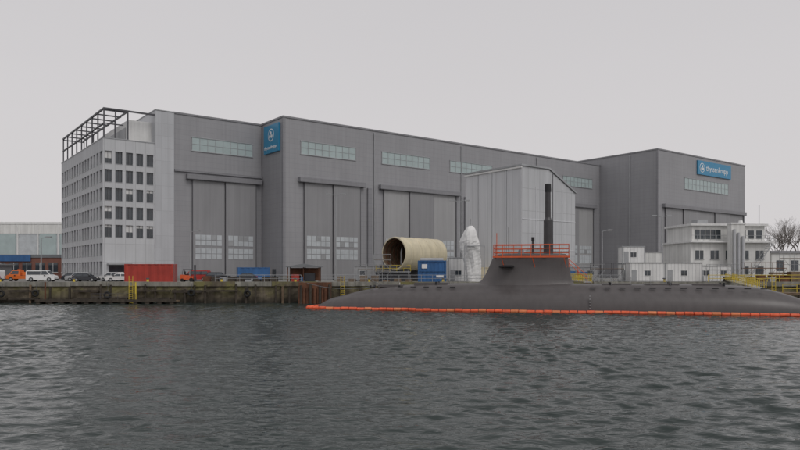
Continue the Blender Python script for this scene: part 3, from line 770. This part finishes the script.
h.prism('roof','sloth',[(-.3,2.5),(5.5,2.5),(5.5,2.62),(2.6,3.1),(-.3,2.62)],-.3,2.7)
h.box('back_wall','rust',0,5.2,2.36,2.44,.2,2.4); h.box('equipment','red',.5,1.8,.6,1.8,0,1.3); h.box('equipment','cdark',2.6,4.4,.8,2,0,1.5); h.cyl('equipment','cblue',(2.2,1,0),(2.2,1,.9),.3)
h.done()
h=B('steel_sections_stack',(-33,112.5,G))
for i in range(9): h.box('sections',random.choice(['rust','steel','galv','darkwood']),i*1.4+random.uniform(0,.3),i*1.4+1.2,0,random.uniform(1,1.8),.02,random.uniform(.4,1.2))
h.done()
h=B('pallet_stacks',(-10.5,112.5,G))
for i in range(7):
    k=random.randint(2,7)
    for j in range(k): h.box('pallets','wood',i*1.9,i*1.9+1.2,0,1.0,j*.16+.02,j*.16+.14)
h.done()
h=B('yard_crates',(14.5,112,G))
for i in range(10):
    h.box('crates',random.choice(['wood','cblue','white','sloth','orange','galv']),i*1.7,i*1.7+random.uniform(.9,1.5),0,1.2,.0,random.uniform(.7,1.9))
h.done()
h=B('yard_crates',(54,111.5,G))
for i in range(12):
    h.box('crates',random.choice(['wood','rust','white','sloth','darkwood','galv']),i*1.8,i*1.8+random.uniform(.9,1.6),0,1.2,.0,random.uniform(.7,1.9))
h.done()
h=B('yard_fence')
for i in range(27):
    x=-44+i*2; h.cyl('posts','galv',(x,128.,G),(x,128.,G+1.2),.03,n=6)
h.cyl('rails','galv',(-44,128,G+1.15),(8,128,G+1.15),.03,n=6); h.cyl('rails','galv',(-44,128,G+.6),(8,128,G+.6),.03,n=6)
h.done()

# ---------------- bare trees ----------------
def tree(name,x,y,H,seed):
    rd=random.Random(seed); h=B(name,(x,y,G))
    def br(p,d,L,r,lev):
        q=p+d*L; h.cyl('branches' if lev else 'trunk','bark',p,q,r,r*.72,n=6 if lev<2 else 3,caps=False)
        if lev>=6: return
        for k in range(rd.choice([2,3]) if lev else 4):
            nd=(d+Vector((rd.gauss(0,.42),rd.gauss(0,.42),rd.gauss(.15,.25)))).normalized()
            br(q,nd,L*rd.uniform(.62,.86),r*.6,lev+1)
        if lev>1:
            nd=(d+Vector((rd.gauss(0,.7),rd.gauss(0,.7),.1))).normalized(); br(p.lerp(q,.5),nd,L*.55,r*.4,lev+2)
    br(Vector(),Vector((0,0,1)),H*.25,H*.016,0); h.done()
for i,(x,y,H) in enumerate(((109,192,19),(116,196,22),(123,188,18),(130,200,22),(140,195,20),(118,207,21))): tree('bare_tree',x,y,H,i+3)

# ---------------- world & light ----------------
w=bpy.data.worlds.new('World'); scene.world=w; w.use_nodes=True; nt=w.node_tree; nt.nodes.clear()
out=nt.nodes.new('ShaderNodeOutputWorld'); sky=nt.nodes.new('ShaderNodeTexSky'); sky.sky_type='NISHITA'; sky.sun_disc=False
el,az=R(48),math.atan2(.55,-.7)
sky.sun_elevation=el; sky.sun_rotation=az; sky.air_density=1.5; sky.dust_density=5
hs=nt.nodes.new('ShaderNodeHueSaturation'); hs.inputs['Saturation'].default_value=.12; lk(nt,sky.outputs[0],hs.inputs['Color'])
b1=nt.nodes.new('ShaderNodeBackground'); b1.inputs['Strength'].default_value=.1; lk(nt,hs.outputs[0],b1.inputs[0])
tc=nt.nodes.new('ShaderNodeTexCoord'); sp=nt.nodes.new('ShaderNodeSeparateXYZ'); lk(nt,tc.outputs['Generated'],sp.inputs[0])
cr=nt.nodes.new('ShaderNodeValToRGB'); e=cr.color_ramp.elements
e[0].position=0; e[0].color=(.715,.69,.695,1); e[1].position=.6; e[1].color=(.585,.57,.59,1)
lk(nt,sp.outputs['Z'],cr.inputs[0])
mpn=nt.nodes.new('ShaderNodeMapping'); mpn.inputs['Scale'].default_value=(1,1,4); lk(nt,tc.outputs['Generated'],mpn.inputs[0])
nz_=nt.nodes.new('ShaderNodeTexNoise'); nz_.inputs['Scale'].default_value=1.3; nz_.inputs['Detail'].default_value=4; lk(nt,mpn.outputs[0],nz_.inputs['Vector'])
mr=nt.nodes.new('ShaderNodeMapRange'); mr.inputs['To Min'].default_value=.97; mr.inputs['To Max'].default_value=1.03; lk(nt,nz_.outputs['Fac'],mr.inputs['Value'])
b2=nt.nodes.new('ShaderNodeBackground'); lk(nt,cr.outputs[0],b2.inputs[0]); lk(nt,mr.outputs[0],b2.inputs['Strength'])
mx=nt.nodes.new('ShaderNodeMixShader'); mx.inputs[0].default_value=.88; lk(nt,b1.outputs[0],mx.inputs[1]); lk(nt,b2.outputs[0],mx.inputs[2]); lk(nt,mx.outputs[0],out.inputs[0])
sl=bpy.data.lights.new('sun','SUN'); sl.energy=.7; sl.angle=R(25); sl.color=(1,.97,.93); so=bpy.data.objects.new('sun',sl); scene.collection.objects.link(so)
sdv=Vector((math.sin(az)*math.cos(el),math.cos(az)*math.cos(el),math.sin(el))); so.rotation_euler=sdv.to_track_quat('Z','Y').to_euler()

cam=bpy.data.cameras.new('camera'); co=bpy.data.objects.new('camera',cam); scene.collection.objects.link(co)
co.location=(0,0,5); co.rotation_euler=(R(90),0,0); cam.sensor_width=36; cam.lens=30.33; cam.shift_y=47/800; cam.clip_end=6000; cam.clip_start=.1
scene.camera=co
scene.view_settings.view_transform='Standard'; scene.view_settings.look='None'; scene.view_settings.exposure=0
